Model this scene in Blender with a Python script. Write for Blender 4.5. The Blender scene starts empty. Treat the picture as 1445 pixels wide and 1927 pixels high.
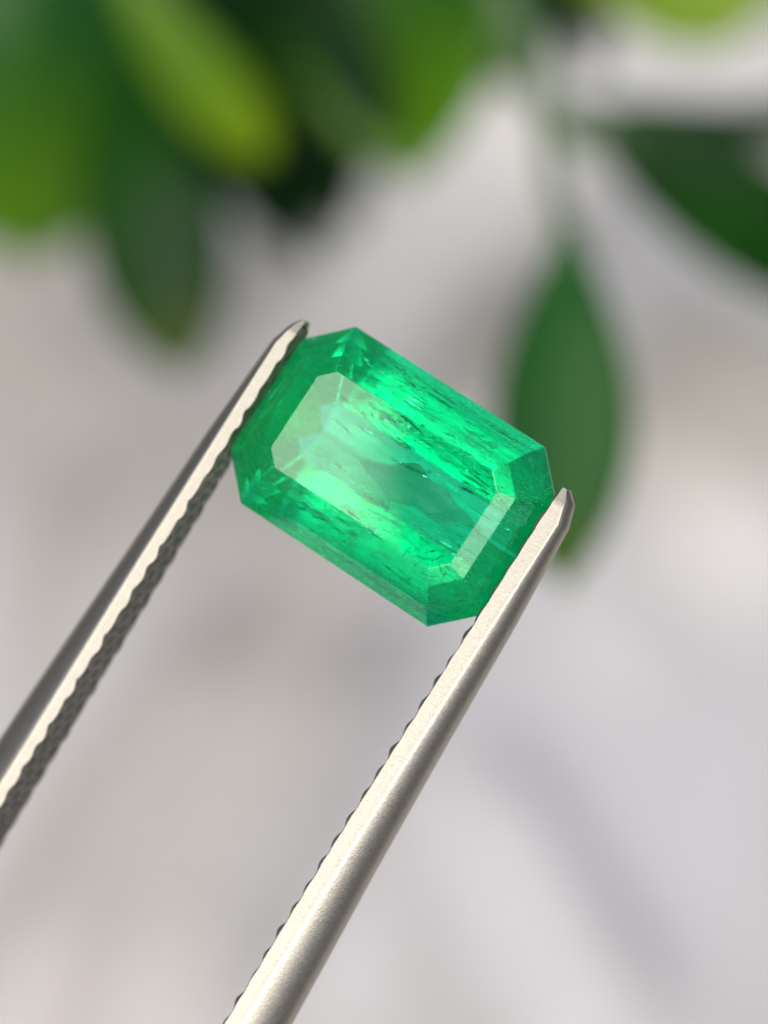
import bpy, bmesh, math, random
from mathutils import Vector, Matrix, noise
R_ = math.radians
random.seed(7)
S = bpy.context.scene
COL = S.collection
S.unit_settings.system = 'METRIC'
S.unit_settings.scale_length = 0.01            # one unit is a centimetre

# ------------------------------------------------------------------ camera
PITCH = 60.0                                   # degrees below the horizon
AXIS = 26.0                                    # lens to tabletop along the view axis
FOCUS = 10.0                                   # lens to stone
KPX = 621.0                                    # photo pixels per cm at the stone
PW, PH = 1445.0, 1927.0
BK = Vector((0, -math.cos(R_(PITCH)), math.sin(R_(PITCH))))     # towards the lens
UP = Vector((0, math.sin(R_(PITCH)), math.cos(R_(PITCH))))
RT = Vector((1, 0, 0))
CAM = BK * AXIS
cam = bpy.data.cameras.new('camera')
cam.sensor_fit = 'VERTICAL'
cam.sensor_height = 24.0
cam.sensor_width = 18.0
cam.lens = 24.0 * FOCUS / (PH / KPX)
cam.clip_start = 0.05
cam.clip_end = 100000
cam.dof.use_dof = True
cam.dof.focus_distance = FOCUS - 0.05
cam.dof.aperture_fstop = cam.lens * 1e-3 / 0.41          # a 0.33 cm wide pupil
co = bpy.data.objects.new('camera', cam)
COL.objects.link(co)
co.matrix_world = Matrix.Translation(CAM) @ Matrix((RT, UP, BK)).transposed().to_4x4()
S.camera = co

def at(px, py, d):
    """point seen at photo pixel (px, py), d cm deep along the view axis"""
    k = d / FOCUS / KPX
    return CAM - BK * d + RT * ((px - PW / 2) * k) - UP * ((py - PH / 2) * k)

def hit_table(px, py):
    d = at(px, py, 10.0) - CAM
    return CAM - d * (CAM.z / d.z)


# ------------------------------------------------------------------ light
SUN_DIR = (BK + RT * -0.14 + UP * 0.10).normalized()
SUN_EL = math.asin(SUN_DIR.z)
SUN_AZ = math.atan2(SUN_DIR.x, SUN_DIR.y)
w = bpy.data.worlds.new('World')
S.world = w
w.use_nodes = True
sky = w.node_tree.nodes.new('ShaderNodeTexSky')
sky.sky_type = 'NISHITA'
sky.sun_disc = False
sky.sun_elevation = SUN_EL
sky.sun_rotation = SUN_AZ
sky.air_density = 0.6
sky.dust_density = 6.0
sky.ozone_density = 0.5
bg = w.node_tree.nodes['Background']
bg.inputs[1].default_value = 0.055
w.node_tree.links.new(sky.outputs[0], bg.inputs[0])
sl = bpy.data.lights.new('sun', 'SUN')
sl.energy = 2.0
sl.angle = R_(58)
sl.color = (1.0, 0.95, 0.87)
so = bpy.data.objects.new('sun', sl)
COL.objects.link(so)
so.rotation_euler = SUN_DIR.to_track_quat('Z', 'Y').to_euler()
S.view_settings.view_transform = 'Standard'
S.view_settings.look = 'None'
S.view_settings.exposure = 0.70
S.view_settings.gamma = 1
S.cycles.max_bounces = 32
S.cycles.transmission_bounces = 28
S.cycles.glossy_bounces = 12
S.cycles.diffuse_bounces = 4
S.cycles.transparent_max_bounces = 24
S.cycles.use_denoising = True
S.cycles.sample_clamp_indirect = 12

# ------------------------------------------------------------------ helpers
def mat(name):
    m = bpy.data.materials.new(name)
    m.use_nodes = True
    nt = m.node_tree
    return m, nt, nt.nodes['Principled BSDF'], nt.nodes['Material Output']

def node(nt, typ, **kw):
    n = nt.nodes.new(typ)
    for k, v in kw.items():
        if hasattr(n, k):
            setattr(n, k, v)
        else:
            n.inputs[k].default_value = v
    return n

def ramp(nt, stops):
    n = nt.nodes.new('ShaderNodeValToRGB')
    e = n.color_ramp.elements
    while len(e) < len(stops):
        e.new(0.5)
    for i, (p, c) in enumerate(stops):
        e[i].position = p
        e[i].color = c if len(c) == 4 else (*c, 1)
    return n

def mesh_obj(name, verts, faces, m, parent=None, smooth=False):
    me = bpy.data.meshes.new(name)
    me.from_pydata([tuple(v) for v in verts], [], faces)
    me.update()
    if smooth:
        for p in me.polygons:
            p.use_smooth = True
    o = bpy.data.objects.new(name, me)
    COL.objects.link(o)
    if m:
        me.materials.append(m)
    if parent:
        o.parent = parent
    return o

def empty(name, mw):
    o = bpy.data.objects.new(name, None)
    o.empty_display_size = 0.3
    COL.objects.link(o)
    o.matrix_world = mw
    return o

def tag(o, label, cat, group=None):
    o['label'] = label
    o['category'] = cat
    if group:
        o['group'] = group

# ------------------------------------------------------------------ materials
def noise_tex(nt, vec, scale, detail=4, rough=0.55, dist=0.0):
    n = node(nt, 'ShaderNodeTexNoise')
    n.inputs['Scale'].default_value = scale
    n.inputs['Detail'].default_value = detail
    n.inputs['Roughness'].default_value = rough
    n.inputs['Distortion'].default_value = dist
    if vec is not None:
        nt.links.new(vec, n.inputs['Vector'])
    return n

def mapping(nt, vec, scale=(1, 1, 1), rot=(0, 0, 0), loc=(0, 0, 0)):
    n = node(nt, 'ShaderNodeMapping')
    n.inputs['Scale'].default_value = scale
    n.inputs['Rotation'].default_value = rot
    n.inputs['Location'].default_value = loc
    nt.links.new(vec, n.inputs['Vector'])
    return n

def make_cloth():
    m, nt, b, out = mat('uneven_white_cloth')
    L = nt.links
    tc = node(nt, 'ShaderNodeTexCoord')
    a = mapping(nt, tc.outputs['Object'], (0.26, 0.15, 0.2), (0, 0, R_(-30)), (3.1, 0.6, 0))
    n1 = noise_tex(nt, a.outputs[0], 1.6, 3, 0.5, 0.6)
    r1 = ramp(nt, [(0.36, (0.37, 0.352, 0.335)), (0.47, (0.43, 0.43, 0.435)), (0.56, (0.475, 0.485, 0.505)), (0.66, (0.56, 0.57, 0.60))])
    L.new(n1.outputs['Fac'], r1.inputs[0])
    c = mapping(nt, tc.outputs['Object'], (0.55, 0.13, 0.3), (0, 0, R_(33)), (0.4, 0.2, 0))
    n2 = noise_tex(nt, c.outputs[0], 1.3, 2, 0.5, 0.4)
    r2 = ramp(nt, [(0.40, (0.74, 0.72, 0.70)), (0.56, (1, 1, 1))])
    L.new(n2.outputs['Fac'], r2.inputs[0])
    mx = node(nt, 'ShaderNodeMix', data_type='RGBA', blend_type='MULTIPLY')
    mx.inputs[0].default_value = 0.35
    L.new(r1.outputs[0], mx.inputs[6])
    L.new(r2.outputs[0], mx.inputs[7])
    last = mx.outputs[2]
    # painted light and shade: warm and cool areas of the cloth (pixel, radii cm, turn, colour, strength)
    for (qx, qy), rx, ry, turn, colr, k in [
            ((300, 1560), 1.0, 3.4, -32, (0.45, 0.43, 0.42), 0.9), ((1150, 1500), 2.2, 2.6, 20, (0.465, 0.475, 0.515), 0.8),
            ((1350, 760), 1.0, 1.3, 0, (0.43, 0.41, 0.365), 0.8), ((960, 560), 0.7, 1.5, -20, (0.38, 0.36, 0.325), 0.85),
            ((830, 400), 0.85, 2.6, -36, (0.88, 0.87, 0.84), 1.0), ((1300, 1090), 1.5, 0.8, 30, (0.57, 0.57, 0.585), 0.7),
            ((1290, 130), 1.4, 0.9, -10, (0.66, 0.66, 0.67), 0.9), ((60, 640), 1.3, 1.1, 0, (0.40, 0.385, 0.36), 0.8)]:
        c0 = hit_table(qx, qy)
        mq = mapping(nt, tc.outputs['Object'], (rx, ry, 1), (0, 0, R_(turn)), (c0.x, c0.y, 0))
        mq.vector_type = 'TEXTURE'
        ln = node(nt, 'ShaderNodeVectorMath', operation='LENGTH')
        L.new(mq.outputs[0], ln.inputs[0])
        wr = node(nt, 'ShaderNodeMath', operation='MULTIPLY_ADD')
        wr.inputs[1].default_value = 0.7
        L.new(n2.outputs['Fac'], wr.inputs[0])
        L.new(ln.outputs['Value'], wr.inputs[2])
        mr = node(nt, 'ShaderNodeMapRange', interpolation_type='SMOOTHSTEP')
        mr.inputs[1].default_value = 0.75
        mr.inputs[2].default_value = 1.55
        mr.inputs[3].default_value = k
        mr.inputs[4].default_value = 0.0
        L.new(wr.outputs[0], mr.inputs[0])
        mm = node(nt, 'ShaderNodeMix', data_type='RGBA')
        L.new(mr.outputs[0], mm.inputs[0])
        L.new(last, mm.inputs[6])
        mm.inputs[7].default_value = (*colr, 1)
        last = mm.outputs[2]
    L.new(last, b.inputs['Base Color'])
    b.inputs['Roughness'].default_value = 0.5
    b.inputs['Specular IOR Level'].default_value = 0.25
    return m

def make_steel(name, base, rough, grain_axis):
    m, nt, b, out = mat(name)
    L = nt.links
    tc = node(nt, 'ShaderNodeTexCoord')
    mp = mapping(nt, tc.outputs['Object'], grain_axis)
    n1 = noise_tex(nt, mp.outputs[0], 1.0, 4, 0.6)
    n2 = noise_tex(nt, tc.outputs['Object'], 160.0, 3, 0.6)
    r = node(nt, 'ShaderNodeMapRange')
    r.inputs[3].default_value = rough - 0.07
    r.inputs[4].default_value = rough + 0.09
    L.new(n1.outputs['Fac'], r.inputs[0])
    L.new(r.outputs[0], b.inputs['Roughness'])
    cr = ramp(nt, [(0.32, tuple(x * 0.80 for x in base)), (0.66, base)])
    L.new(n1.outputs['Fac'], cr.inputs[0])
    L.new(cr.outputs[0], b.inputs['Base Color'])
    ad = node(nt, 'ShaderNodeMath', operation='ADD')
    L.new(n1.outputs['Fac'], ad.inputs[0])
    L.new(n2.outputs['Fac'], ad.inputs[1])
    bp = node(nt, 'ShaderNodeBump')
    bp.inputs['Strength'].default_value = 0.42
    bp.inputs['Distance'].default_value = 0.002
    L.new(ad.outputs[0], bp.inputs['Height'])
    L.new(bp.outputs[0], b.inputs['Normal'])
    b.inputs['Metallic'].default_value = 1.0
    return m

def make_leaf(name, c0, c1, ctip, rough=0.38, trans=0.15, t0=0.5, spec=0.3):
    m, nt, b, out = mat(name)
    L = nt.links
    tc = node(nt, 'ShaderNodeTexCoord')
    n1 = noise_tex(nt, tc.outputs['Object'], 1.3, 3, 0.5)
    r = ramp(nt, [(0.35, c0), (0.65, c1)])
    L.new(n1.outputs['Fac'], r.inputs[0])
    at_ = node(nt, 'ShaderNodeAttribute', attribute_name='along')
    mr = node(nt, 'ShaderNodeMapRange', interpolation_type='SMOOTHSTEP')
    mr.inputs[1].default_value = t0
    mr.inputs[2].default_value = 0.97
    L.new(at_.outputs['Fac'], mr.inputs[0])
    gx = node(nt, 'ShaderNodeMix', data_type='RGBA')
    gx.inputs[7].default_value = (*ctip, 1)
    L.new(mr.outputs[0], gx.inputs[0])
    L.new(r.outputs[0], gx.inputs[6])
    L.new(gx.outputs[2], b.inputs['Base Color'])
    b.inputs['Roughness'].default_value = rough
    b.inputs['Specular IOR Level'].default_value = spec
    tl = node(nt, 'ShaderNodeBsdfTranslucent')
    tm = node(nt, 'ShaderNodeMix', data_type='RGBA', blend_type='MULTIPLY')
    tm.inputs[0].default_value = 1
    tm.inputs[7].default_value = (1.6, 1.5, 0.4, 1)
    L.new(gx.outputs[2], tm.inputs[6])
    L.new(tm.outputs[2], tl.inputs['Color'])
    ms = node(nt, 'ShaderNodeMixShader')
    ms.inputs[0].default_value = trans
    L.new(b.outputs[0], ms.inputs[1])
    L.new(tl.outputs[0], ms.inputs[2])
    L.new(ms.outputs[0], out.inputs['Surface'])
    return m

def make_emerald():
    """clear green beryl with milky growth streaks along its length"""
    m, nt, b, out = mat('emerald_crystal')
    L = nt.links
    nt.nodes.remove(b)
    tc = node(nt, 'ShaderNodeTexCoord')
    ob = tc.outputs['Object']
    # growth streaks: noise drawn out along the long axis
    st = mapping(nt, ob, (6.0, 46.0, 36.0))
    n1 = noise_tex(nt, st.outputs[0], 1.0, 5, 0.62, 0.5)
    n2 = noise_tex(nt, ob, 3.2, 2, 0.5, 0.3)
    fine = noise_tex(nt, ob, 55.0, 3, 0.6)
    # ripples, only on the pavilion (below the girdle)
    sx = node(nt, 'ShaderNodeSeparateXYZ')
    L.new(ob, sx.inputs[0])
    lo = node(nt, 'ShaderNodeMath', operation='LESS_THAN')
    lo.inputs[1].default_value = -0.012
    L.new(sx.outputs[2], lo.inputs[0])
    hs = node(nt, 'ShaderNodeMath', operation='MULTIPLY_ADD')
    hs.inputs[1].default_value = 0.25
    hs.inputs[2].default_value = 0.0
    L.new(fine.outputs['Fac'], hs.inputs[0])
    ha = node(nt, 'ShaderNodeMath', operation='ADD')
    L.new(n1.outputs['Fac'], ha.inputs[0])
    L.new(hs.outputs[0], ha.inputs[1])
    sm = node(nt, 'ShaderNodeMath', operation='MULTIPLY_ADD')
    sm.inputs[1].default_value = 0.30
    sm.inputs[2].default_value = 0.004
    L.new(lo.outputs[0], sm.inputs[0])
    bp = node(nt, 'ShaderNodeBump')
    bp.inputs['Distance'].default_value = 0.006
    L.new(sm.outputs[0], bp.inputs['Strength'])
    L.new(ha.outputs[0], bp.inputs['Height'])
    gl = node(nt, 'ShaderNodeBsdfGlass')
    gl.inputs['Color'].default_value = (0.85, 1, 0.95, 1)
    gl.inputs['IOR'].default_value = 1.62
    gl.inputs['Roughness'].default_value = 0.0
    L.new(bp.outputs[0], gl.inputs['Normal'])
    rg = node(nt, 'ShaderNodeMath', operation='MULTIPLY')
    rg.inputs[1].default_value = 0.09
    L.new(lo.outputs[0], rg.inputs[0])
    L.new(rg.outputs[0], gl.inputs['Roughness'])
    # milky part just under the surface
    df = node(nt, 'ShaderNodeBsdfTranslucent')
    dd = node(nt, 'ShaderNodeBsdfDiffuse')
    df.inputs['Color'].default_value = (0.0, 0.95, 0.44, 1)
    dd.inputs['Color'].default_value = (0.0, 0.90, 0.40, 1)
    md = node(nt, 'ShaderNodeMixShader')
    md.inputs[0].default_value = 0.5
    L.new(dd.outputs[0], md.inputs[1])
    L.new(df.outputs[0], md.inputs[2])
    fa = node(nt, 'ShaderNodeMath', operation='MULTIPLY')
    L.new(n1.outputs['Fac'], fa.inputs[0])
    L.new(n2.outputs['Fac'], fa.inputs[1])
    fr = node(nt, 'ShaderNodeMapRange')
    fr.inputs[1].default_value = 0.16
    fr.inputs[2].default_value = 0.42
    fr.inputs[3].default_value = 0.05
    fr.inputs[4].default_value = 0.34
    L.new(fa.outputs[0], fr.inputs[0])
    ms = node(nt, 'ShaderNodeMixShader')
    L.new(fr.outputs[0], ms.inputs[0])
    L.new(gl.outputs[0], ms.inputs[1])
    L.new(md.outputs[0], ms.inputs[2])
    L.new(ms.outputs[0], out.inputs['Surface'])
    va = node(nt, 'ShaderNodeVolumeAbsorption')
    va.inputs['Color'].default_value = (0.0, 0.965, 0.83, 1)
    va.inputs['Density'].default_value = 6.6
    L.new(va.outputs[0], out.inputs['Volume'])
    return m

def make_veil(name, col, rough, cover, scale, gloss, top=0.85):
    m, nt, b, out = mat(name)
    L = nt.links
    tc = node(nt, 'ShaderNodeTexCoord')
    mp = mapping(nt, tc.outputs['Object'], (scale * 0.3, scale, scale))
    n1 = noise_tex(nt, mp.outputs[0], 1.0, 5, 0.65, 0.6)
    fr = node(nt, 'ShaderNodeMapRange')
    fr.inputs[1].default_value = 0.62 - cover * 0.3
    fr.inputs[2].default_value = 0.72 - cover * 0.2
    fr.inputs[4].default_value = top
    L.new(n1.outputs['Fac'], fr.inputs[0])
    b.inputs['Base Color'].default_value = (*col, 1)
    b.inputs['Roughness'].default_value = rough
    b.inputs['Metallic'].default_value = gloss
    tr = node(nt, 'ShaderNodeBsdfTransparent')
    ms = node(nt, 'ShaderNodeMixShader')
    L.new(fr.outputs[0], ms.inputs[0])
    L.new(tr.outputs[0], ms.inputs[1])
    L.new(b.outputs[0], ms.inputs[2])
    L.new(ms.outputs[0], out.inputs['Surface'])
    return m

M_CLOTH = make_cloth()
M_STEEL = make_steel('brushed_steel', (0.56, 0.54, 0.475), 0.43, (30, 240, 60))
M_GRIP = make_steel('dark_grip_steel', (0.38, 0.365, 0.335), 0.55, (60, 60, 60))
M_DARK = make_leaf('dark_green_leaf', (0.003, 0.034, 0.003), (0.008, 0.058, 0.003), (0.035, 0.065, 0.002), t0=0.72, spec=0.13)
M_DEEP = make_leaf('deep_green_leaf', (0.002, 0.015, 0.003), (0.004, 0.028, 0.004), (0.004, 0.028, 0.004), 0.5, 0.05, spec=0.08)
M_MID = make_leaf('mid_green_leaf', (0.010, 0.075, 0.014), (0.022, 0.11, 0.020), (0.05, 0.11, 0.01), t0=0.7, spec=0.14)
M_LIME = make_leaf('yellow_green_leaf', (0.09, 0.21, 0.010), (0.13, 0.25, 0.008), (0.17, 0.30, 0.002), 0.42, 0.2)
M_FRESH = make_leaf('fresh_green_leaf', (0.006, 0.062, 0.010), (0.016, 0.10, 0.006), (0.075, 0.20, 0.001), 0.34, 0.2, t0=0.35)
M_STEM = make_leaf('green_stem_bark', (0.10, 0.17, 0.08), (0.15, 0.23, 0.12), (0.12, 0.2, 0.1), 0.5, 0.0)
M_GEM = make_emerald()
M_MILK = make_veil('milky_veil', (0.25, 0.82, 0.52), 0.5, 0.5, 30, 0.0)
M_SILVER = make_veil('mirror_fissure', (0.45, 0.92, 0.68), 0.12, 0.9, 22, 1.0)
M_BLACK = make_veil('dark_mineral', (0.006, 0.03, 0.015), 0.5, 0.9, 40, 0.0)
mp_, nt_, b_, o_ = mat('unseen_phone_block_black')
b_.inputs['Base Color'].default_value = (0.012, 0.012, 0.014, 1)
b_.inputs['Roughness'].default_value = 0.3
M_PHONE = mp_

# ------------------------------------------------------------------ tabletop
# soft folds: from pixel, to pixel, half width cm, height cm
FOLDS = [((470, 1180), (20, 1980), 0.42, 0.55), ((730, 1230), (300, 1980), 0.40, 0.55),
         ((900, 1420), (1230, 1980), 0.38, 0.30), ((640, 640), (1010, 160), 0.75, -0.24),
         ((1440, 620), (1230, 900), 0.7, 0.26), ((960, 520), (900, 820), 0.5, 0.15),
         ((100, 760), (420, 640), 0.6, 0.15), ((1230, 1150), (1445, 1020), 0.7, -0.16)]
FOLDS = [(hit_table(*a), hit_table(*b), wd, h) for a, b, wd, h in FOLDS]
def cloth_z(x, y):
    z = 0.10 * noise.noise(Vector((x * 0.30, y * 0.30, 2.2))) + 0.5 * noise.noise(Vector((x * 0.05, y * 0.05, 7.2)))
    p = Vector((x, y, 0))
    for a, b, wd, h in FOLDS:
        ab = b - a
        t = max(-0.1, min(1.1, (p - a).dot(ab) / ab.length_squared))
        fade = max(0.0, 1 - max(0.0, abs(t - 0.5) - 0.3) / 0.3)
        d = (p - (a + ab * t)).length / wd
        if d < 4:
            z += h * math.exp(-d * d) * fade
    return z

def tablecloth():
    N, half, fine = 150, 20.0, 11.0
    ax = []
    for i in range(N + 1):
        t = 2 * i / N - 1
        ax.append(fine * t + (half - fine) * t ** 5)
    v, f = [], []
    for y in ax:
        for x in ax:
            v.append((x, y, cloth_z(x, y)))
    n = N + 1
    for j in range(N):
        for i in range(N):
            a = j * n + i
            f.append((a, a + 1, a + n + 1, a + n))
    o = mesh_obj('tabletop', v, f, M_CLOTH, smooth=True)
    o['kind'] = 'structure'
    o['label'] = 'pale grey white cloth spread with soft shallow folds'
    return o
tablecloth()
def ground():
    m, nt, b, out = mat('dark_soil')
    tc = node(nt, 'ShaderNodeTexCoord')
    n1 = noise_tex(nt, tc.outputs['Object'], 0.05, 6, 0.6)
    r = ramp(nt, [(0.3, (0.035, 0.032, 0.026)), (0.7, (0.07, 0.065, 0.05))])
    nt.links.new(n1.outputs['Fac'], r.inputs[0])
    nt.links.new(r.outputs[0], b.inputs['Base Color'])
    b.inputs['Roughness'].default_value = 0.9
    o = mesh_obj('ground', [(-4e4, -4e4, -75), (4e4, -4e4, -75), (4e4, 4e4, -75), (-4e4, 4e4, -75)], [(0, 1, 2, 3)], m)
    o['kind'] = 'structure'
ground()

# ------------------------------------------------------------------ stone frame
TILT = R_(13.6)
g0 = at(737, 895, FOCUS + 0.10)
ex0 = (RT * 0.837 - UP * 0.547).normalized()
ey = (RT * 0.547 + UP * 0.837).normalized()
ez = (BK * math.cos(TILT) - ex0 * math.sin(TILT)).normalized()
ex = ey.cross(ez).normalized()
GEM = Matrix.Translation(g0) @ Matrix((ex, ey, ez)).transposed().to_4x4()

# rings from table down to keel: half length, half width, corner cut, height
HX, HY = 0.475, 0.325
RINGS = [
    (0.332, 0.175, 0.045, 0.137),
    (0.388, 0.224, 0.080, 0.115),
    (0.434, 0.276, 0.104, 0.070),
    (HX, HY, 0.123, 0.006),
    (HX, HY, 0.123, -0.010),
    (0.415, 0.222, 0.084, -0.148),
    (0.345, 0.102, 0.040, -0.276),
    (0.300, 0.004, 0.003, -0.338),
]
def ring(hx, hy, c, z):
    return [(hx, -hy + c, z), (hx, hy - c, z), (hx - c, hy, z), (-hx + c, hy, z),
            (-hx, hy - c, z), (-hx, -hy + c, z), (-hx + c, -hy, z), (hx - c, -hy, z)]

def make_gem():
    v, f = [], []
    for r in RINGS:
        v += ring(*r)
    f.append(tuple(range(8)))
    for k in range(len(RINGS) - 1):
        for i in range(8):
            a, b = k * 8 + i, k * 8 + (i + 1) % 8
            f.append((a, a + 8, b + 8, b))
    base = (len(RINGS) - 1) * 8
    f.append(tuple(base + i for i in reversed(range(8))))
    o = mesh_obj('emerald', v, f, M_GEM)
    bm = bmesh.new()
    bm.from_mesh(o.data)
    bmesh.ops.recalc_face_normals(bm, faces=bm.faces)
    ed = [e for e in bm.edges if e.calc_length() > 0.02 and len(e.link_faces) == 2 and e.calc_face_angle() > 0.15]
    bmesh.ops.bevel(bm, geom=ed, offset=0.0014, segments=1, affect='EDGES', profile=0.5)
    bm.to_mesh(o.data)
    bm.free()
    o.matrix_world = GEM
    tag(o, 'bright green rectangular gemstone with cut corners gripped by steel tweezers', 'gemstone')
    return o
gem = make_gem()
PLANES = [(p.center.copy(), p.normal.copy()) for p in gem.data.polygons]
def inside(p, gap=0.012):
    p = Vector(p)
    return all((p - c).dot(n) < -gap for c, n in PLANES)

def flake(L_, W_, pos, rot, rnd, nx=10, ny=3):
    """a thin ragged, slightly rippled fissure, long along its own x"""
    vs, fs = [], []
    s = rnd.random() * 50
    for i in range(nx + 1):
        t = i / nx
        wv = math.sin(math.pi * (0.04 + 0.92 * t)) ** 0.7 * (0.6 + 0.7 * noise.noise(Vector((t * 4, s, 0))))
        for j in range(ny + 1):
            q = j / ny - 0.5
            p = Vector(((t - 0.5) * L_, q * W_ * max(wv, 0.08) + 0.12 * W_ * noise.noise(Vector((t * 6, s, 5))),
                        0.010 * noise.noise(Vector((t * 5, q * 2, s)))))
            vs.append(rot @ p + pos)
    for i in range(nx):
        for j in range(ny):
            a = i * (ny + 1) + j
            fs.append((a, a + 1, a + ny + 2, a + ny + 1))
    return vs, fs

def inclusions():
    rnd = random.Random(21)
    made = 0
    kinds = [('milky_inclusion', M_MILK, 34, (0.06, 0.20), (0.012, 0.05)),
             ('fissure', M_SILVER, 30, (0.04, 0.15), (0.008, 0.025)),
             ('dark_inclusion', M_BLACK, 22, (0.03, 0.12), (0.004, 0.012))]
    for name, m, n, lr, wr in kinds:
        k = 0
        tries = 0
        while k < n and tries < 4000:
            tries += 1
            side = rnd.choice((-1, 1, 1))
            pos = Vector((rnd.uniform(-0.30, 0.42), side * rnd.uniform(0.04, 0.28), rnd.uniform(-0.20, 0.11)))
            rot = (Matrix.Rotation(rnd.gauss(0, 0.10), 3, 'Z') @ Matrix.Rotation(rnd.gauss(0, 0.12), 3, 'Y')
                   @ Matrix.Rotation(rnd.uniform(-1.0, 1.0), 3, 'X'))
            vs, fs = flake(rnd.uniform(*lr), rnd.uniform(*wr), pos, rot, rnd)
            if not all(inside(p) for p in vs):
                continue
            mesh_obj(name, vs, fs, m, gem, smooth=True)
            k += 1
    # fissures that show plainly in the photograph: x, y, length, width, kind, depth under the surface
    named = {'d': ('dark_inclusion', M_BLACK), 's': ('fissure', M_SILVER), 'm': ('milky_inclusion', M_MILK)}
    for x, y, l, wd, k, dp in [
            (-0.005, 0.162, 0.085, 0.018, 'd', 0.03), (0.0, 0.150, 0.11, 0.020, 's', 0.04), (0.07, 0.140, 0.07, 0.008, 'd', 0.03),
            (0.13, 0.124, 0.08, 0.007, 'd', 0.03), (0.19, 0.105, 0.06, 0.008, 'd', 0.03), (0.25, 0.085, 0.06, 0.010, 'd', 0.03),
            (0.10, 0.190, 0.06, 0.007, 'd', 0.03), (0.17, 0.175, 0.07, 0.007, 'd', 0.03), (0.06, 0.205, 0.10, 0.022, 'm', 0.02),
            (0.24, 0.145, 0.04, 0.010, 'd', 0.03), (0.30, 0.110, 0.03, 0.016, 'd', 0.03), (-0.08, 0.135, 0.13, 0.035, 'm', 0.03),
            (0.15, 0.235, 0.12, 0.012, 'm', 0.02), (0.22, 0.215, 0.09, 0.010, 'm', 0.02), (-0.06, 0.245, 0.10, 0.012, 'm', 0.02),
            (0.02, -0.205, 0.05, 0.030, 'd', 0.04), (0.035, -0.215, 0.06, 0.034, 'm', 0.03), (0.0, -0.165, 0.06, 0.012, 'd', 0.03),
            (0.09, -0.175, 0.07, 0.006, 'd', 0.03), (0.12, -0.150, 0.05, 0.005, 'd', 0.03), (0.14, -0.215, 0.07, 0.022, 'm', 0.02),
            (0.05, -0.285, 0.10, 0.007, 'd', 0.012), (0.13, -0.292, 0.12, 0.007, 'd', 0.012), (0.20, -0.297, 0.07, 0.008, 'd', 0.012),
            (-0.18, -0.185, 0.10, 0.004, 'd', 0.03), (-0.10, -0.220, 0.12, 0.004, 'd', 0.03), (0.20, -0.235, 0.10, 0.006, 'd', 0.03)]:
        name, m = named[k]
        zt = min((c.dot(nn) - nn.x * x - nn.y * y) / nn.z for c, nn in PLANES if nn.z > 0.2)
        pos = Vector((x, y, zt - dp))
        for _ in range(30):
            rot = Matrix.Rotation(rnd.gauss(0, 0.08), 3, 'Z') @ Matrix.Rotation(rnd.uniform(-0.5, 0.5), 3, 'X')
            vs, fs = flake(l, wd, pos, rot, rnd)
            if all(inside(q, 0.002) for q in vs):
                mesh_obj(name, vs, fs, m, gem, smooth=True)
                break
            pos = pos - Vector((0, 0, 0.004))
    # pinpoint crystals, too many to count
    vs, fs = [], []
    for _ in range(700):
        p = Vector((rnd.uniform(-0.42, 0.45), rnd.uniform(-0.3, 0.3), rnd.uniform(-0.25, 0.12)))
        if rnd.random() > 0.35 + 0.6 * (p.x + 0.4) or not inside(p, 0.01):
            continue
        r = rnd.uniform(0.0006, 0.0018)
        a = Vector((r * rnd.uniform(1, 4), 0, 0))
        b = len(vs)
        q = Matrix.Rotation(rnd.gauss(0, 0.5), 3, 'Z')
        for d in (q @ a, Vector((0, r, 0)), -(q @ a), Vector((0, -r, 0)), Vector((0, 0, r)), Vector((0, 0, -r))):
            vs.append(p + d)
        for i in range(4):
            fs.append((b + i, b + (i + 1) % 4, b + 4))
            fs.append((b + (i + 1) % 4, b + i, b + 5))
    # thin cracks that cross the growth direction, and broad feathers
    for k in range(16):
        x, y = rnd.uniform(-0.12, 0.34), rnd.choice((-1, -1, 1)) * rnd.uniform(0.08, 0.27)
        zt = min((c.dot(nn) - nn.x * x - nn.y * y) / nn.z for c, nn in PLANES if nn.z > 0.2)
        rot = Matrix.Rotation(rnd.choice((1, -1)) * rnd.uniform(0.5, 1.7), 3, 'Z') @ Matrix.Rotation(rnd.uniform(-0.6, 0.6), 3, 'X')
        vs, fs = flake(rnd.uniform(0.015, 0.04), rnd.uniform(0.0015, 0.003), Vector((x, y, zt - rnd.uniform(0.02, 0.06))), rot, rnd)
        if all(inside(q, 0.003) for q in vs):
            mesh_obj('crack', vs, fs, M_FLECK, gem, smooth=True)
    for x, y, z, l, wd, rz, rx in [(0.03, -0.19, 0.0, 0.10, 0.07, 0.7, 0.5), (-0.07, 0.13, 0.03, 0.13, 0.06, -0.25, 0.6),
                                   (0.16, 0.20, 0.0, 0.16, 0.06, 0.15, -0.5), (0.25, -0.02, 0.04, 0.16, 0.05, 0.3, 0.3),
                                   (0.36, 0.10, -0.03, 0.09, 0.07, 1.2, 0.5), (0.15, -0.24, -0.04, 0.10, 0.05, -0.5, 0.4),
                                   (0.10, -0.01, 0.0, 0.2, 0.045, 0.1, 0.7)]:
        rot = Matrix.Rotation(rz, 3, 'Z') @ Matrix.Rotation(rx, 3, 'X')
        vs, fs = flake(l, wd, Vector((x, y, z)), rot, rnd, 14, 6)
        if all(inside(q, 0.003) for q in vs):
            mesh_obj('feather', vs, fs, M_FEATHER, gem, smooth=True)
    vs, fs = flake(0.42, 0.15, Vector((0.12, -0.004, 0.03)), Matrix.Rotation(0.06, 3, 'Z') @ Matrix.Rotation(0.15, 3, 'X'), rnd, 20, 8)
    mesh_obj('smoky_veil', vs, fs, M_SMOKE, gem, smooth=True)
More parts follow.
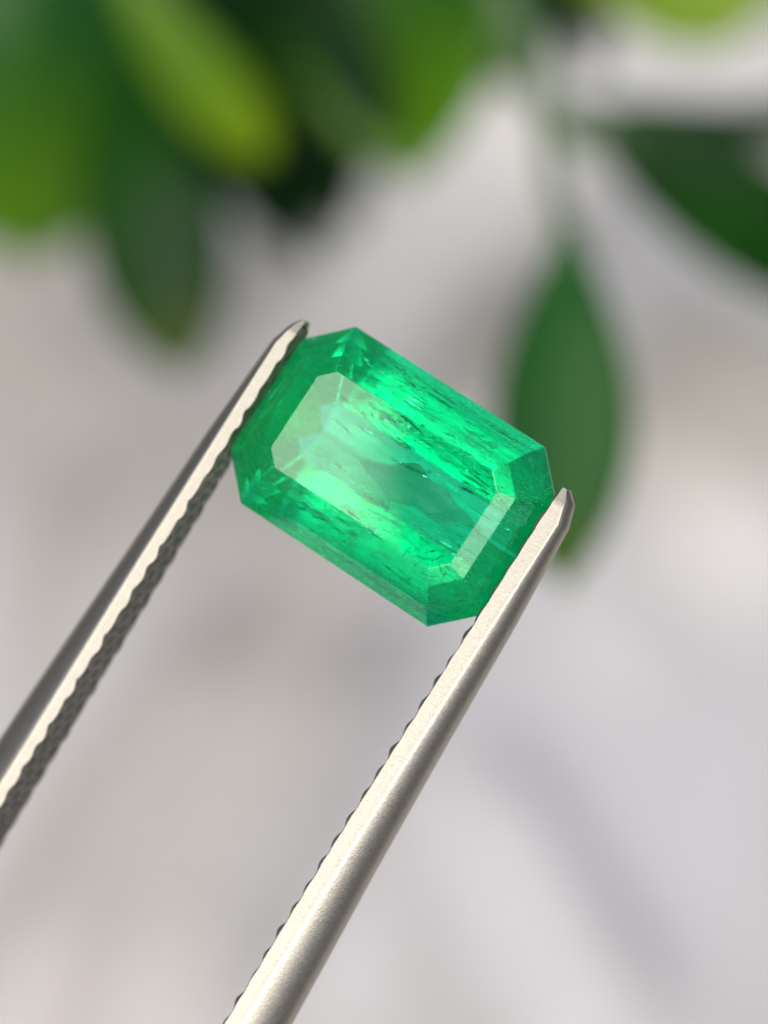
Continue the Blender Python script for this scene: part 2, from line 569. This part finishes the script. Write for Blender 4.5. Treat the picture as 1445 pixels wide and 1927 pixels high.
    for name, m, cnt in (('needle_inclusions', M_MILK2, 900), ('dark_needle_inclusions', M_FLECK, 1000)):
        nv, nf = [], []
        while len(nf) < cnt * 3:
            x = rnd.uniform(-0.30, 0.44)
            y = rnd.choice((1, 1, 1, -1, -1)) * rnd.uniform(0.06, 0.31)
            if rnd.random() > 0.3 + 0.9 * (x + 0.3) or noise.noise(Vector((x * 7, y * 16, 3.3))) < -0.05:
                continue
            zt = min((c.dot(nn) - nn.x * x - nn.y * y) / nn.z for c, nn in PLANES if nn.z > 0.2)
            p = Vector((x, y, zt - rnd.uniform(0.012, 0.07)))
            a = Vector((rnd.uniform(0.003, 0.016), 0, 0))
            q = Matrix.Rotation(rnd.gauss(0, 0.45), 3, 'Z') @ Matrix.Rotation(rnd.gauss(0, 0.2), 3, 'Y')
            a = q @ a
            r = rnd.uniform(0.0006, 0.0016)
            pts = [p - a, p + a] + [p + Vector((0, math.cos(k * 2.094) * r, math.sin(k * 2.094) * r)) for k in range(3)]
            if not all(inside(t, 0.006) for t in pts):
                continue
            b = len(nv)
            nv += pts
            for k in range(3):
                nf.append((b, b + 2 + k, b + 2 + (k + 1) % 3))
                nf.append((b + 1, b + 2 + (k + 1) % 3, b + 2 + k))
        nd = mesh_obj(name, nv, nf, m, gem)
        nd['kind'] = 'stuff'
    o = mesh_obj('pinpoint_inclusions', vs, fs, M_MILK2, gem)
    o['kind'] = 'stuff'
m_, n_, b2, _o = mat('pinpoint_crystal')
b2.inputs['Base Color'].default_value = (0.55, 0.95, 0.75, 1)
b2.inputs['Roughness'].default_value = 0.2
M_MILK2 = m_
m_, n_, b2, _o = mat('dark_fleck')
b2.inputs['Base Color'].default_value = (0.004, 0.04, 0.02, 1)
b2.inputs['Roughness'].default_value = 0.4
M_FLECK = m_
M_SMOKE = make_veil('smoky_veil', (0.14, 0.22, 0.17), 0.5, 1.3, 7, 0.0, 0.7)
M_FEATHER = make_veil('grey_feather', (0.42, 0.70, 0.55), 0.45, 0.75, 26, 0.0)
inclusions()

# ------------------------------------------------------------------ tweezers
TIPY = 0.255
GAP = HX + 0.006
tw = empty('tweezers', GEM @ Matrix.Rotation(R_(6), 4, 'X'))
tag(tw, 'satin steel tweezers with rounded arms and knurled grips pinching the emerald', 'tweezers')

def lerp_tab(tab, s):
    for (a, va), (b, vb) in zip(tab, tab[1:]):
        if s <= b:
            t = (s - a) / (b - a)
            t = max(0.0, min(1.0, t))
            return va + (vb - va) * t
    return tab[-1][1]

# along the arm from its tip: thickness, depth, flat width
T_TAB = [(0, 0.016), (0.03, 0.038), (0.10, 0.062), (0.45, 0.088), (0.9, 0.108), (1.5, 0.138), (2.2, 0.165), (4, 0.18), (7, 0.16), (12, 0.12)]
D_TAB = [(0, 0.06), (0.05, 0.10), (0.3, 0.135), (0.9, 0.185), (1.6, 0.22), (3, 0.30), (5, 0.55), (8, 0.8), (12, 0.8)]
F_TAB = [(0, 0.008), (0.03, 0.020), (0.10, 0.036), (0.5, 0.035), (1.0, 0.036), (1.8, 0.032), (3, 0.02), (12, 0.01)]
PITCH_T = 0.082
def tooth(s, side):
    k = math.floor(s / PITCH_T)
    amp = (0.0046 if side < 0 else 0.0030) * (0.75 + 0.6 * noise.cell(Vector((k + 0.5, side * 7.3, 0.5))))
    ph = s + 0.012 * noise.noise(Vector((s * 7, side * 5, 0)))
    c = math.cos(2 * math.pi * ph / PITCH_T)
    return amp * (c - 0.35 * (1 - abs(c)))
def gap_in(s, side):
    """extra sideways travel of the inner face: arms close towards the joint"""
    bow = 0.0
    if side > 0 and s > 1.3:
        bow = 0.03 * (s - 1.3) ** 1.3 * max(0.0, 1 - s / 6.0)
    if s < 2.5:
        return bow
    t = min(1.0, (s - 2.5) / 8.5)
    return bow - (GAP - 0.02) * (t * t * (3 - 2 * t))

def stations():
    s, out = 0.0, []
    while s < 2.6:
        out.append(s)
        s += 0.010 if s < 0.1 else PITCH_T / 6
    while s < 11.2:
        out.append(s)
        s += 0.25
    return out

def make_arm(side):
    st = stations()
    NO = 22
    vs, fs = [], []
    n = NO + 9
    for s in st:
        T, D, F = lerp_tab(T_TAB, s), lerp_tab(D_TAB, s), lerp_tab(F_TAB, s)
        gi = gap_in(s, side)
        pts = []
        wob = tooth(s, side) * (1.0 if side < 0 else 0.35) if 0.04 < s < 2.5 else 0.0
        wob += 0.0012 * noise.noise(Vector((s * 9, side * 3, 0)))
        a0 = R_(42) if side < 0 else R_(18)
        if side > 0:
            F = F * 1.25
            T = T + 0.013 * math.exp(-s / 0.5) * min(1, s / 0.03)
        F = min(F, T * 0.8)
        zs = D / 2
        pts.append((0.007, zs * 0.9))
        pts.append((-0.004 + wob, zs))
        pts.append((F * 0.55, zs))
        pts.append((F * 0.93, zs * 0.997))
        for k in range(NO + 1):
            a = a0 + (math.pi - 2 * a0) * k / NO
            x = F + (T - F) * (math.sin(a) - math.sin(a0)) / (1 - math.sin(a0))
            z = zs * math.cos(a) / math.cos(a0)
            pts.append((x, z))
        pts.append((F * 0.93, -zs * 0.997))
        pts.append((F * 0.55, -zs))
        pts.append((-0.004 + wob, -zs))
        pts.append((0.007, -zs * 0.9))
        for x, z in pts:
            vs.append((side * (GAP + (0.006 if side < 0 else 0) + gi + x), TIPY - s, z - 0.004))
    m = len(st)
    for i in range(m - 1):
        for j in range(n - 1):
            a = i * n + j
            q = (a, a + 1, a + n + 1, a + n)
            fs.append(q if side < 0 else q[::-1])
        a, b = i * n + n - 1, i * n
        q = (a, b, b + n, a + n)
        fs.append(q if side < 0 else q[::-1])
    cap = tuple(range(n))
    fs.append(cap[::-1] if side < 0 else cap)
    cap = tuple((m - 1) * n + k for k in range(n))
    fs.append(cap if side < 0 else cap[::-1])
    o = mesh_obj('arm', vs, fs, M_STEEL, tw, smooth=True)
    bm = bmesh.new()
    bm.from_mesh(o.data)
    bmesh.ops.recalc_face_normals(bm, faces=bm.faces)
    bm.verts.ensure_lookup_table()
    for e in bm.edges:
        i, j = e.verts[0].index, e.verts[1].index
        if i % n == j % n and i % n in (1, n - 2) or max(i, j) < n:
            e.smooth = False
    bm.to_mesh(o.data)
    bm.free()
    # diamond knurling on the inner face
    gv, gf = [], []
    NZ = 24
    ss = [s for s in st if 0.02 <= s <= 2.6]
    fine = []
    s = 0.02
    while s < 2.58:
        fine.append(s)
        s += PITCH_T / 10
    for s in fine:
        D = lerp_tab(D_TAB, s)
        wob = tooth(s, side) if s > 0.04 else 0.0
        for j in range(NZ + 1):
            t = j / NZ
            z = (t - 0.5) * D
            tri = lambda u: abs(2 * (u - math.floor(u)) - 1)
            lat = 1 - 2 * max(tri(s / 0.082 + z / 0.085), tri(s / 0.082 - z / 0.085)) ** 2
            h = 0.5 - 0.5 * lat
            edge = min(t, 1 - t) * 2
            hh = -0.004 + wob * (1 - min(1, edge * 4)) + 0.0075 * (lat - 0.3 * noise.noise(Vector((s * 20, z * 20, side)))) * min(1, edge * 5)
            if side > 0:
                wv = abs(math.sin(math.pi * (s + 0.012 * noise.noise(Vector((s * 6, 1, 4)))) / PITCH_T)) ** 0.8 * (0.8 + 0.35 * noise.noise(Vector((s * 11, 8, 2))))
                hh = -0.002 - 0.0165 * wv * min(1, edge * 6) * (0.7 + 0.3 * (1 - h))
            if j in (0, NZ):
                hh = -0.004 + wob * (1.0 if side < 0 else 0.35) * (0.55 if j == 0 else 1.0)
            gv.append((side * (GAP + (0.006 if side < 0 else 0) + gap_in(s, side) + hh - 0.0018), TIPY - s, z - 0.004))
    k = NZ + 1
    for i in range(len(fine) - 1):
        for j in range(NZ):
            a = i * k + j
            q = (a, a + k, a + k + 1, a + 1)
            gf.append(q if side < 0 else q[::-1])
    g = mesh_obj('knurled_grip', gv, gf, M_GRIP, o)
    return o
make_arm(-1)
make_arm(1)
def joint():
    vs, fs = [], []
    for s in (10.2, 11.2):
        for x, z in ((-0.15, -0.4), (0.15, -0.4), (0.15, 0.4), (-0.15, 0.4)):
            vs.append((x * 0.9, TIPY - s, z))
    fs = [(0, 1, 2, 3), (7, 6, 5, 4), (0, 4, 5, 1), (1, 5, 6, 2), (2, 6, 7, 3), (3, 7, 4, 0)]
    mesh_obj('joint', vs, fs, M_STEEL, tw)
joint()

# ------------------------------------------------------------------ plants
def leaf(parent, base, tip, width, m, roll=0.0, bend=0.0, cup=0.15, round_=0.8, side_bend=0.0, peak=0.5):
    """oval leaf with a creased midrib: base, tip points, width in cm"""
    base, tip = Vector(base), Vector(tip)
    ax = tip - base
    Ln = ax.length
    ax.normalize()
    nrm = (BK - ax * BK.dot(ax)).normalized()
    sd = nrm.cross(ax).normalized()
    q = Matrix.Rotation(R_(roll), 3, ax)
    nrm, sd = q @ nrm, q @ sd
    NL, NW = 22, 10
    vs, fs, al = [], [], []
    for i in range(NL + 1):
        t = i / NL
        tt = t ** (math.log(0.5) / math.log(peak))
        wv = width * 0.5 * (max(math.sin(math.pi * tt), 0.0) ** round_ * 0.985 + 0.015)
        for j in range(NW + 1):
            u = 2 * j / NW - 1
            p = base + ax * (Ln * t) + sd * (u * wv + side_bend * math.sin(math.pi * t))
            p += nrm * (bend * math.sin(math.pi * t) + cup * wv * (abs(u) ** 1.4)
                        + 0.012 * width * math.sin(9 * t + 4 * abs(u)) * abs(u))
            vs.append(p)
            al.append(t)
    k = NW + 1
    for i in range(NL):
        for j in range(NW):
            a = i * k + j
            fs.append((a, a + 1, a + k + 1, a + k))
    inv = parent.matrix_world.inverted()
    o = mesh_obj('leaf', [inv @ p for p in vs], fs, m, parent, smooth=True)
    at_ = o.data.attributes.new('along', 'FLOAT', 'POINT')
    at_.data.foreach_set('value', al)
    so = o.modifiers.new('thick', 'SOLIDIFY')
    so.thickness = 0.03
    so.offset = -1
    return o

def tube(name, pts, radii, m, parent, seg=10):
    """smooth tapering stem through the points"""
    P = [Vector(p) for p in pts]
    path, rr = [], []
    for i in range(len(P) - 1):
        p0, p1, p2, p3 = P[max(i - 1, 0)], P[i], P[i + 1], P[min(i + 2, len(P) - 1)]
        for k in range(8):
            t = k / 8
            path.append(0.5 * ((2 * p1) + (p2 - p0) * t + (2 * p0 - 5 * p1 + 4 * p2 - p3) * t * t
                               + (3 * p1 - p0 - 3 * p2 + p3) * t ** 3))
            rr.append(radii[i] + (radii[i + 1] - radii[i]) * t)
    path.append(P[-1])
    rr.append(radii[-1])
    vs, fs = [], []
    inv = parent.matrix_world.inverted()
    for i, p in enumerate(path):
        d = (path[min(i + 1, len(path) - 1)] - path[max(i - 1, 0)]).normalized()
        a = d.cross(Vector((0.3, 0.2, 1))).normalized()
        b = d.cross(a)
        for k in range(seg):
            an = 2 * math.pi * k / seg
            vs.append(inv @ (p + (a * math.cos(an) + b * math.sin(an)) * rr[i]))
    for i in range(len(path) - 1):
        for k in range(seg):
            a, b = i * seg + k, i * seg + (k + 1) % seg
            fs.append((a, b, b + seg, a + seg))
    fs.append(tuple(reversed(range(seg))))
    fs.append(tuple((len(path) - 1) * seg + k for k in range(seg)))
    return mesh_obj(name, vs, fs, m, parent, smooth=True)

def px(w_, d):
    return w_ * d / FOCUS / KPX

# left sprig: leaves crowding the top left
a = at(330, -420, 24.0)
s1 = empty('leafy_sprig', Matrix.Translation(hit_table(420, -620)))
tag(s1, 'leafy sprig with overlapping dark and yellow green leaves at the top left', 'plant', 'leafy sprigs behind the stone')
tube('stem', [hit_table(420, -620), (a + hit_table(420, -620)) / 2, a, at(340, -260, 23.5), at(300, -60, 22.5), at(270, 150, 21.6)],
     [0.16, 0.155, 0.15, 0.13, 0.11, 0.07], M_STEM, s1)
LEFT = [
    ((20, -320, 21.5), (60, 490, 22.5), 450, M_FRESH, dict(roll=-12, bend=0.35, cup=-0.15, round_=0.6, peak=0.6)),
    ((205, -90, 19.6), (505, 300, 20.2), 150, M_LIME, dict(roll=18, bend=0.12, cup=-0.2, round_=0.55, peak=0.62)),
    ((240, 60, 21.0), (345, 705, 20.5), 265, M_DARK, dict(roll=8, bend=0.2, cup=-0.15, round_=0.65, peak=0.6)),
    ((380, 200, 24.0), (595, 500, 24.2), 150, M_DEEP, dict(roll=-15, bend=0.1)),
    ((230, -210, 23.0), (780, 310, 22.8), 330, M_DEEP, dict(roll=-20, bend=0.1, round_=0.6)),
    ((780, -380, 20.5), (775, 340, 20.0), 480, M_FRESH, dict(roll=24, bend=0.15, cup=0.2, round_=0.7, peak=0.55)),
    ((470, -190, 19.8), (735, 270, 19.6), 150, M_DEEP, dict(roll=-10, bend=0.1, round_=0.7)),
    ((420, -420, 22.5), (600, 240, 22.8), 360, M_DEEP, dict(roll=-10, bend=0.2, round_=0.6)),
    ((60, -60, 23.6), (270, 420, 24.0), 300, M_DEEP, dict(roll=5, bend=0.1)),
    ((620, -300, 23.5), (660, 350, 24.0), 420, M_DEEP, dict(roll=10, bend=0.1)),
    ((850, -160, 22.4), (985, 130, 22.6), 150, M_FRESH, dict(roll=-25, bend=0.1)),
    ((910, -420, 22.6), (950, 170, 22.8), 330, M_DARK, dict(roll=-20, bend=0.1)),
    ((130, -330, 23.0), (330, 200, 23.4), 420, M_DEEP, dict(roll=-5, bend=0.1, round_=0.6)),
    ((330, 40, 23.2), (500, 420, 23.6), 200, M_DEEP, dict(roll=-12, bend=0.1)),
    ((560, 120, 24.4), (645, 450, 25.0), 150, M_DARK, dict(roll=-12, bend=0.1)),  # dark leaf added to stand for leaf shade on the cloth
]
for b0, t0, wd, m, kw in LEFT:
    leaf(s1, at(*b0), at(*t0), px(wd, (b0[2] + t0[2]) / 2), m, **kw)

# right sprig: arching stem with a hanging oval leaf
a = at(880, -520, 21.5)
s2 = empty('leafy_sprig', Matrix.Translation(hit_table(820, -720)))
tag(s2, 'leafy sprig with forked stem and one hanging oval leaf at the right', 'plant', 'leafy sprigs behind the stone')
tube('stem', [hit_table(820, -720), (a + hit_table(820, -720)) / 2, a, at(900, -250, 20.5), at(960, 20, 19.5), at(1040, 210, 18.6), at(1120, 270, 18.6), at(1230, 300, 19)],
     [0.12, 0.115, 0.11, 0.1, 0.09, 0.08, 0.07, 0.04], M_STEM, s2)
tube('petiole', [at(1025, 190, 18.6), at(1035, 300, 17.6), at(1052, 400, 17.0), at(1066, 490, 16.5)], [0.065, 0.055, 0.05, 0.04], M_STEM, s2)
RIGHT = [
    ((1072, 420, 16.6), (1062, 1108, 16.4), 262, M_MID, dict(roll=14, bend=0.15, cup=-0.2, round_=0.85, peak=0.55)),
    ((1115, 255, 18.8), (1760, 570, 19.4), 235, M_DARK, dict(roll=-8, bend=0.1, round_=0.75, side_bend=-0.09)),
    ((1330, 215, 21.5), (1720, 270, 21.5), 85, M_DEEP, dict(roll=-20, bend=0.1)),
    ((1060, 195, 20.5), (1620, 235, 23.5), 130, M_MID, dict(roll=50, bend=0.1)),
    ((1200, -480, 21.0), (1350, 95, 21.0), 520, M_LIME, dict(roll=0, bend=0.1, round_=0.6)),
    ((930, -300, 22.0), (1010, 200, 22.3), 180, M_MID, dict(roll=20, bend=0.1)),
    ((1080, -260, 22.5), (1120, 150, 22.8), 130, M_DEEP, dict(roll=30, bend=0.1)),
]
for b0, t0, wd, m, kw in RIGHT:
    leaf(s2, at(*b0), at(*t0), px(wd, (b0[2] + t0[2]) / 2), m, **kw)

# ------------------------------------------------------------------ unseen dark block standing in for the phone, sized for its reflections
def unseen_phone_block():
    x0, x1, y0, y1, z0, z1 = -4.42, 0.45, -0.45, 5.4, 0.15, 1.6
    bm = bmesh.new()
    vs = [bm.verts.new((x, y, z)) for z in (z0, z1) for x, y in ((x0, y0), (x1, y0), (x1, y1), (x0, y1))]
    for q in ((3, 2, 1, 0), (4, 5, 6, 7), (0, 1, 5, 4), (1, 2, 6, 5), (2, 3, 7, 6), (3, 0, 4, 7)):
        bm.faces.new([vs[i] for i in q])
    ver = [e for e in bm.edges if abs(e.verts[0].co.z - e.verts[1].co.z) > 0.3]
    bmesh.ops.bevel(bm, geom=ver, offset=0.4, segments=6, affect='EDGES')
    me = bpy.data.meshes.new('unseen_phone_block')
    bm.to_mesh(me)
    bm.free()
    me.materials.append(M_PHONE)
    o = bpy.data.objects.new('unseen_phone_block', me)
    COL.objects.link(o)
    o.matrix_world = Matrix.Translation(CAM) @ Matrix((RT, UP, BK)).transposed().to_4x4()
    tag(o, 'unseen dark block standing in for the phone, mirrored as the smoky zone in the flat top', 'camera')
unseen_phone_block()
